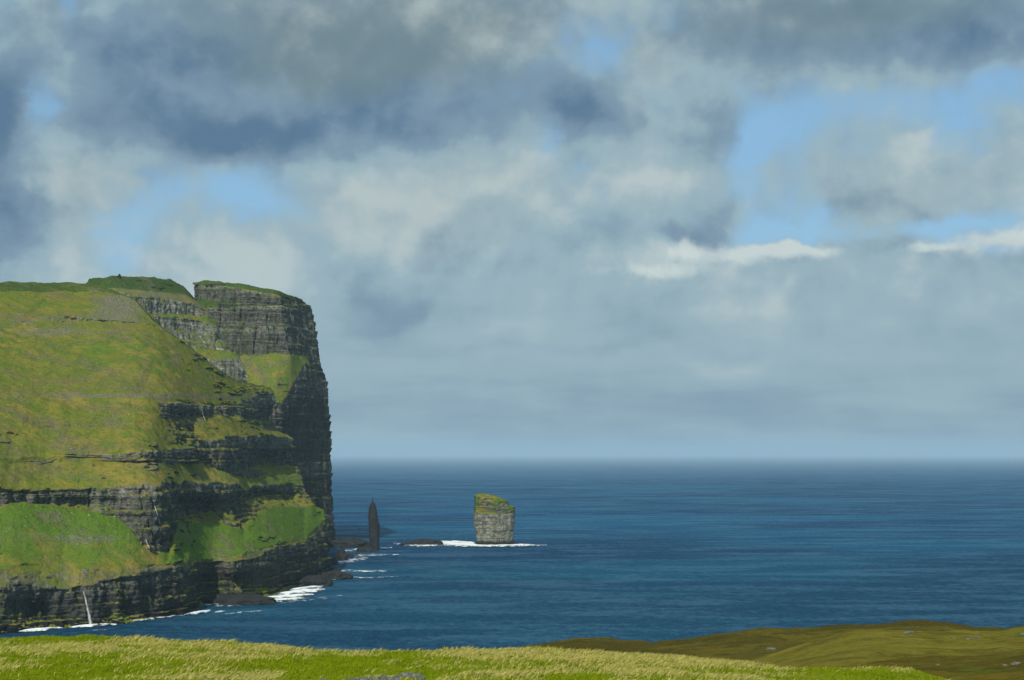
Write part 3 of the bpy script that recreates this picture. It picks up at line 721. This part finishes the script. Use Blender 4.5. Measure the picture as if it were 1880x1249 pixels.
# ------------------------------------------------------------------ surf
def surf():
    VV, FF, E, Sg = [], [], [], []; base = 0
    patches = [  # px0, px1, row left, row right, thickness px, strength
        (745, 985, 997.5, 1001, 5.2, 1.35), (790, 880, 995, 997, 4.5, 1.2), (742, 815, 1001.5, 1001, 2.2, 1.0), (870, 985, 1001.5, 1001, 3.2, 1.35),
        (965, 1010, 1001, 1000.5, 1.4, .6), (722, 750, 997, 999, 2.0, .6),
        (450, 570, 1106, 1098, 4.2, 1.25), (480, 580, 1098, 1091, 4.6, 1.3), (500, 600, 1091, 1081, 5.0, 1.35), (530, 598, 1083, 1076, 4.2, 1.1),
        (595, 650, 1062, 1059, 3.6, 1.4), (640, 668, 1060, 1060, 1.4, .7), (575, 612, 1075, 1071, 2.4, .9),
        (612, 680, 1034, 1024, 5.0, .62), (640, 720, 1020, 1018, 3.0, .58), (618, 670, 1012, 1008, 3.2, .6), (650, 668, 1010, 1006, 2.2, .9),
        (697, 722, 1006, 1005.5, 1.3, .95), (655, 665, 1017.5, 1017, 1.6, 1.0), (645, 712, 1048, 1049, 1.6, .8), (650, 735, 1061, 1058, 1.6, .45),
        (620, 660, 1048, 1047, 1.8, .7), (720, 735, 1019, 1019, 1.0, .7),
        (36, 122, 1160, 1152, 2.6, 1.2), (130, 220, 1151, 1145, 2.0, 1.1), (220, 350, 1143, 1128, 1.3, .75), (340, 398, 1129, 1121, 2.4, 1.2),
        (395, 420, 1124, 1122, 1.2, .7), (410, 500, 1127, 1120, 1.1, .6), (370, 460, 1111, 1106, 1.2, .85), (175, 205, 1157, 1155, 1.4, .5), (560, 640, 1100, 1092, 1.2, .35),
        (380, 470, 1113, 1110, 1.4, .4), (500, 620, 1108, 1096, 2.0, .32)]
    for i, (a, b, r0, r1, th, s) in enumerate(patches):
        nu, nv = 50, 9
        u = np.linspace(0, 1, nu); v = np.linspace(-1, 1, nv)
        U, Vv = np.meshgrid(u, v)
        px = a + (b - a) * U; taper = np.clip(4 * U * (1 - U), 0, 1) ** .5
        row = r0 + (r1 - r0) * U + 1.2 * fbm(px / 14, i, 0, 3, 33) + Vv * th * (taper * .9 + .1)
        y = seaY(row); x = (px - 940) / F * y
        e = (1 - np.abs(Vv)) * .95 * (0.2 + .8 * taper); e = np.where((np.abs(Vv) > .99) | (U < .001) | (U > .999), -1.5, e)
        z = .15 + i * .01 + 1.6 * np.clip(e, 0, 1) * min(s, 1.2)
        VV.append(np.stack([x, y, z], -1).reshape(-1, 3)); FF.append(grid_faces(nv, nu) + base); base += nu * nv
        E.append(e.ravel()); Sg.append(np.full(nu * nv, s))
    return tag(mesh_from('surf', np.concatenate(VV), np.concatenate(FF), M_FOAM, dict(edge=np.concatenate(E), strong=np.concatenate(Sg))), 'stuff')
surf()

# ------------------------------------------------------------------ waterfalls
def snap(px, py, default):
    """first headland point along a photo direction (keeps a fall against its cliff)"""
    dg = bpy.context.evaluated_depsgraph_get()
    d = Vector(((px - 940) / F, 1, (HZ - py) / F)).normalized()
    best = None
    for o in (near, mid, far):
        hit, loc, nrm, idx = o.ray_cast(Vector((0, 0, CZ)) + d * 500, d)
        if hit and (best is None or loc.y < best.y): best = loc.copy()
    return best if best is not None else Vector(W(px, py, default))


def waterfall(pts, w0, w1, label, seed):
    P = []
    for (a, b), (c, d_) in zip(pts[:-1], pts[1:]):
        for t in np.linspace(0, 1, 8, endpoint=False): P.append((a + (c - a) * t, b + (d_ - b) * t))
    P.append(pts[-1])
    y = np.array([snap(px, py, 1600).y for px, py in P]); y = np.minimum.accumulate(y[::-1])[::-1] if False else y
    ysm = np.array([y[max(0, i - 2):i + 3].min() for i in range(len(y))]) - 1.5
    C = np.array([W(px, py, yy) for (px, py), yy in zip(P, ysm)])
    n = len(C); na = 8; th = np.linspace(0, 2 * np.pi, na, endpoint=False)
    w = np.linspace(w0, w1, n) * (1 + .25 * fbm(np.arange(n) / 2.0, 0, 0, 2, seed))
    V = C[:, None, :] + np.stack([w[:, None] * np.cos(th), w[:, None] * .5 * np.sin(th), 0 * w[:, None] + 0 * th], -1)
    e = (0.75 - .6 * np.abs(np.cos(th)) ** 2)[None] + np.zeros((n, na))
    o = mesh_from('waterfall', V, grid_faces(n, na, True), M_FALL, dict(edge=e))
    return tag(o, None, label, 'waterfall')


waterfall([(157, 1084), (160, 1094), (164, 1112), (168, 1128), (171, 1146)], .5, 1.3, 'white waterfall dropping straight into the sea from the lowest cliff', 1)
waterfall([(283, 918), (287, 932), (293, 950), (296, 962)], .35, .5, 'thin upper waterfall in the rocky gully of the middle cliff', 2)
waterfall([(270, 990), (274, 1000), (277, 1006)], .35, .5, 'short lower trickle at the right end of the green slope', 3)
waterfall([(371, 752), (373, 762), (377, 772)], .3, .4, 'thread of water below the highest dark cliff band', 4)

# ------------------------------------------------------------------ cairn on the dome
p = snap(217, 511, 2500)
pc = W(217, 507.5, p.y + 3)
cairn = rock_mesh('cairn', 2.6, 2.6, 4.0, 55, M_DARK, base=ICO3); cairn.location = tuple(pc + np.array([0, 0, -1.0]))
tag(cairn, None, 'tiny dark cairn on top of the green dome of the headland', 'cairn')

# ------------------------------------------------------------------ moor hills at the right
def land(name, lines, nc, x0, x1, mat, attrs, back, seed, hum):
    """photo rows with depths: list of (points, y, rows); noise in metres"""
    X = np.linspace(x0, x1, nc); xs, ys, zs, py_ = [], [], [], []
    prev = None
    for (pts, yv, n) in lines:
        pts = np.array(pts, float); py = np.interp(X, pts[:, 0], pts[:, 1])
        Y = np.interp(X, *np.array(yv, float).T) if isinstance(yv, (list, tuple)) else np.full(nc, float(yv))
        cur = np.stack([(X - 940) / F * Y, Y, CZ + (HZ - py) / F * Y, py])
        if prev is None: xs.append(cur)
        else:
            for j in range(1, n + 1):
                f = j / n; xs.append(prev + (cur - prev) * f)
        prev = cur
    G = np.array(xs)      # R,4,C
    x, y, z, pyy = G[:, 0], G[:, 1], G[:, 2], G[:, 3]
    for (dy, dz, n) in back:
        for _ in range(n):
            x = np.vstack([x, x[-1:] * (y[-1:] + dy / n) / y[-1:]]); y = np.vstack([y, y[-1:] + dy / n]); z = np.vstack([z, z[-1:] + dz / n]); pyy = np.vstack([pyy, pyy[-1:]])
    z = z + hum(x, y)
    px = 940 + x / y * F
    return x, y, z, px, pyy


def moor(lines, x0, x1, back, seed, amp, lush_f, tawn_f, nc=420, name='hill'):
    hum = lambda x, y: amp * (fbm(x / (14 * amp), y / (20 * amp), 0, 4, seed) * .8 + .25 * fbm(x / 3, y / 4, 0, 3, seed + 4))
    x, y, z, px, py = land(name, lines, nc, x0, x1, None, None, back, seed, hum)
    o = mesh_from(name, np.stack([x, y, z], -1), grid_faces(*x.shape), M_MOOR, dict(lush=lush_f(px, py) + 0 * px, tawny=tawn_f(px, py) + 0 * px))
    return tag(o, 'structure')


z0 = lambda px, py: 0 * px
moor([([(930, 1240), (2000, 1240)], 420, 1),
      ([(930, 1192), (1000, 1176), (1060, 1167), (1105, 1166), (1145, 1171), (1200, 1176), (1280, 1166), (1330, 1159), (1390, 1150), (1440, 1152), (1500, 1148), (1560, 1143), (1600, 1142), (1660, 1138), (1700, 1141), (1760, 1145), (1840, 1150), (1880, 1146), (2000, 1140)], 620, 60)],
     930, 2000, [(20, -3, 2), (200, -60, 6), (200, -60, 3)], 201, 1.1, z0, lambda px, py: .12 * sstep(px, 1200, 1400) * sstep(py, 1150, 1170))


def bf(px, py, cx, cy, rx, ry, v): return v * np.exp(-((px - cx) / rx) ** 2 - ((py - cy) / ry) ** 2)


moor([([(1300, 1262), (2000, 1262)], 250, 1),
      ([(1300, 1228), (1380, 1212), (1420, 1199), (1480, 1179), (1530, 1165), (1570, 1157), (1610, 1154), (1700, 1156), (1800, 1159), (1830, 1156), (1880, 1148), (2000, 1138)], 400, 60)],
     1300, 2000, [(10, -2, 2), (100, -45, 6)], 211, .9, lambda px, py: bf(px, py, 1870, 1168, 30, 12, .8) + bf(px, py, 1600, 1165, 60, 10, .25), lambda px, py: .62 + 0 * px)
moor([([(1250, 1290), (2000, 1290)], 130, 1),
      ([(1250, 1245), (1400, 1240), (1500, 1226), (1600, 1212), (1700, 1202), (1790, 1196), (1880, 1185), (2000, 1172)], 220, 70)],
     1250, 2000, [(8, -1.6, 2), (60, -30, 6)], 221, .6, lambda px, py: bf(px, py, 1800, 1240, 90, 10, .7) + bf(px, py, 1770, 1212, 60, 8, .45) + bf(px, py, 1600, 1236, 60, 8, .3), lambda px, py: .38 + 0 * px)

# ------------------------------------------------------------------ foreground meadow
crest = [(-200, 1162), (0, 1165), (100, 1167), (240, 1169), (340, 1174), (410, 1180), (450, 1187), (600, 1189), (700, 1188), (752, 1186), (900, 1190), (985, 1188), (1040, 1194), (1120, 1200), (1230, 1202),
         (1300, 1208), (1380, 1215), (1440, 1222), (1600, 1224), (1668, 1227), (1720, 1243), (1760, 1262), (1900, 1290), (2100, 1300)]
hum_f = lambda x, y: sstep(y, 15, 40) * (.22 * fbm(x / 5, y / 5, 0, 3, 301) + .10 * fbm(x / 1.1, y / 1.3, 0, 3, 305))
low = [(-200, 1330), (1300, 1330), (1700, 1345), (2100, 1380)]
x, y, z, px, py = land('meadow', [(low, 34, 1), ([(a_, b_ + 3) for a_, b_ in crest], [(-200, 78), (600, 74), (1000, 80), (1400, 84), (2100, 70)], 170)], 700, -200, 2100, None, None, [(4, -.9, 5), (30, -16, 8), (160, -60, 8), (260, -70, 6)], 0, hum_f)
# level shelf where the camera stands
yb = [-40, -10, 6, 20]; zb = [127.2, 126.6, 126.0, 123.6]
for yy, zv in zip(yb[::-1], zb[::-1]):
    x = np.vstack([np.linspace(-40, 40, x.shape[1])[None], x]); y = np.vstack([np.full((1, x.shape[1]), yy), y]); z = np.vstack([np.full((1, x.shape[1]), zv), z]); px = np.vstack([px[:1], px]); py = np.vstack([py[:1], py])


def dryness(px, py):
    base = .34 + 1.15 * fbm(px / 150, py / 15, 0, 4, 311) + .45 * fbm(px / 30, py / 6, 0, 3, 317)
    c = np.interp(px, *np.array(crest, float).T)
    rim = .30 * np.exp(-((py - c) / 9) ** 2) * sstep(px, 420, 560)
    swathe = .55 * np.exp(-(((py - (1196 + (px - 900) * .052)) / 9) ** 2)) * sstep(px, 820, 960) * (1 - sstep(px, 1360, 1500))
    sw2 = .55 * np.exp(-(((py - (1185 + (px) * .055)) / 7) ** 2)) * (1 - sstep(px, 380, 560))
    sw3 = .35 * np.exp(-(((py - (1206 + (px - 850) * .06)) / 11) ** 2)) * sstep(px, 800, 900) * (1 - sstep(px, 1300, 1400))
    green = -.8 * np.exp(-((px - 1610) / 130) ** 2 - ((py - 1242) / 16) ** 2) - .6 * np.exp(-((px - 640) / 120) ** 2 - ((py - 1212) / 16) ** 2) - .4 * np.exp(-((px - 60) / 160) ** 2 - ((py - 1245) / 26) ** 2) - .5 * np.exp(-((px - 790) / 160) ** 2 - ((py - 1240) / 14) ** 2)
    return np.clip(base + rim + swathe + sw2 + sw3 + green, 0, 1)


meadow = tag(mesh_from('meadow', np.stack([x, y, z], -1), grid_faces(*x.shape), M_FIELD, dict(dry=dryness(px, py))), 'structure')


def grass():
    rng = np.random.default_rng(4)
    g0 = 5; R, C = x.shape            # rows of the visible slope
    r_lo, r_hi = 5, 5 + 170
    def sample(n):
        rr = rng.uniform(r_lo + 30, r_hi + 4, n); cc = rng.uniform(0, C - 1.01, n)
        return rr, cc
    def interp(A_, rr, cc):
        i = rr.astype(int); j = cc.astype(int); fi = rr - i; fj = cc - j
        return A_[i, j] * (1 - fi) * (1 - fj) + A_[i + 1, j] * fi * (1 - fj) + A_[i, j + 1] * (1 - fi) * fj + A_[i + 1, j + 1] * fi * fj
    nt = 80000
    rr, cc = sample(nt)
    bx, by, bz = interp(x, rr, cc), interp(y, rr, cc), interp(z, rr, cc)
    ppx = 940 + bx / by * F; ppy = HZ + (CZ - bz) / by * F
    d = dryness(ppx, ppy)
    clump = vnoise(bx / .9, by / .9, 0, 77) * .5 + .5
    keep = rng.uniform(0, 1, nt) < (.35 + .65 * clump)
    bx, by, bz, d, clump = [q[keep] for q in (bx, by, bz, d, clump)]
    nb = 7
    n = len(bx) * nb
    bx, by, bz, d, clump = [np.repeat(q, nb) for q in (bx, by, bz, d, clump)]
    bx = bx + rng.normal(0, .09, n); by = by + rng.normal(0, .09, n)
    isdry = (rng.uniform(0, 1, n) < d * d * .55).astype(float)
    h = (rng.uniform(.05, .11, n) + isdry * rng.uniform(.02, .10, n)) * (.65 + .8 * clump)
    w = rng.uniform(.007, .013, n) * (1 + .5 * isdry)
    ang = rng.uniform(-.7, .7, n)
    lean = rng.normal(.45, .3, n) + .35 * isdry        # wind leans them to the right
    ly = rng.normal(0, .3, n)
    b = np.stack([bx, by, bz - .03], -1)
    side = np.stack([np.cos(ang) * w, np.sin(ang) * w, 0 * w], -1)
    midp = b + np.stack([lean * h * .3, ly * h * .3, h * .6], -1)
    tip = b + np.stack([lean * h * 1.05, ly * h, h * (1.0 - .15 * np.abs(lean))], -1)
    V = np.stack([b - side, b + side, midp + side * .9, tip, midp - side * .9], 1)   # 5 verts: kite-ended blade
    idx = np.arange(n)[:, None] * 5 + np.arange(5)[None]
    tone = np.repeat(rng.uniform(0, 1, n), 5)
    o = mesh_from('grass', V.reshape(-1, 3), idx, M_BLADE, dict(dry=np.repeat(isdry * rng.uniform(.75, 1, n), 5), tone=tone), smooth=False)
    return tag(o, 'stuff')
grass()

# ------------------------------------------------------------------ stones
def ground_at(px_, py_):
    d = Vector(((px_ - 940) / F, 1, (HZ - py_) / F)).normalized(); best = None
    for o in [o for o in COL.objects if o.name.startswith(('meadow', 'hill'))]:
        hit, loc, nrm, idx = o.ray_cast(Vector((0, 0, CZ)) + d * 2, d)
        if hit and (best is None or loc.y < best.y): best = loc.copy()
    return best


bpy.context.view_layer.update()
ords = ['first', 'second', 'third', 'fourth', 'fifth', 'sixth', 'seventh', 'eighth', 'ninth', 'tenth', 'eleventh', 'twelfth', 'thirteenth', 'fourteenth']
wall = [(572, 1248, 9), (596, 1247, 12), (638, 1248, 10), (655, 1246, 11), (672, 1247, 13), (690, 1244, 11), (706, 1242, 12), (722, 1244, 11), (733, 1240, 9), (748, 1237, 12), (764, 1239, 13), (775, 1242, 10)]
for i, (a, b, s) in enumerate(wall):
    g = ground_at(a, min(b + 3, 1262))
    if g is None: continue
    r = s / F * g.y
    o = rock_mesh('stone', r * 1.0, r * .8, r * .62, 400 + i, M_GREY, rough=.45, base=ICO3, cut=.5)
    o.location = (g.x, g.y, g.z + r * .12); o.rotation_euler = (.1, .1 * (i % 3), i * 1.3)
    tag(o, None, '%s grey stone from the left in the broken row at the bottom edge' % ords[i], 'stone', 'grey stones in the grass at the bottom edge')
moorst = [(1858, 1217, 9, 'pale flat boulder in the grass near the right edge'), (1838, 1219, 5, 'small pale stone just left of the flat boulder at right'),
          (1746, 1170, 3, 'white stone on the left end of the far rocky outcrop'), (1770, 1172, 5, 'grey slab in the middle of the far rocky outcrop'), (1788, 1169, 6, 'light grey slab on the right end of the far rocky outcrop'),
          (1664, 1161, 9, 'low grey rock slab on the crest of the middle hill'), (1412, 1190, 8, 'pale rocky patch where the middle hill begins'), (1603, 1142, 3, 'white stone on the skyline of the farthest dark hill'),
          (1716, 1218, 4, 'small grey stone on the green bank at right'), (1872, 1163, 6, 'grey rock above the green patch at the right edge'), (1268, 1210, 2.5, 'tiny white stone in the tawny grass crest')]
for i, (a, b, s, lab) in enumerate(moorst):
    g = ground_at(a, b)
    if g is None: continue
    r = s / F * g.y
    o = rock_mesh('boulder', r, r * .8, r * .4, 450 + i, M_GREY, rough=.45, base=ICO3, cut=.4)
    o.location = (g.x, g.y, g.z + r * .1); tag(o, None, lab, 'stone')

# ------------------------------------------------------------------ sea haze
def haze(name, X_, Y0, Y1, Z0, Z1, dens):
    V = np.array([(sx * X_, yy, zz) for zz in (Z0, Z1) for yy in (Y0, Y1) for sx in (-1, 1)], float)
    Fq = np.array([(0, 2, 3, 1), (4, 5, 7, 6), (0, 1, 5, 4), (2, 6, 7, 3), (0, 4, 6, 2), (1, 3, 7, 5)])
    m, k, out = new_mat('sea_haze')
    v = k.n.new('ShaderNodeVolumePrincipled'); v.inputs['Color'].default_value = (0.58, 0.78, 0.90, 1); v.inputs['Density'].default_value = dens
    v.inputs['Anisotropy'].default_value = 0.0
    k.l.new(v.outputs[0], out.inputs['Volume'])
    return tag(mesh_from(name, V, Fq, m, smooth=False), 'stuff')
haze('haze', 72000, -4000, 102000, -12, 420, 2.2e-5)
haze('sea_mist', 70000, 9000, 101000, -10, 260, 2.3e-5)      # the rain-grey bank of thicker air far out
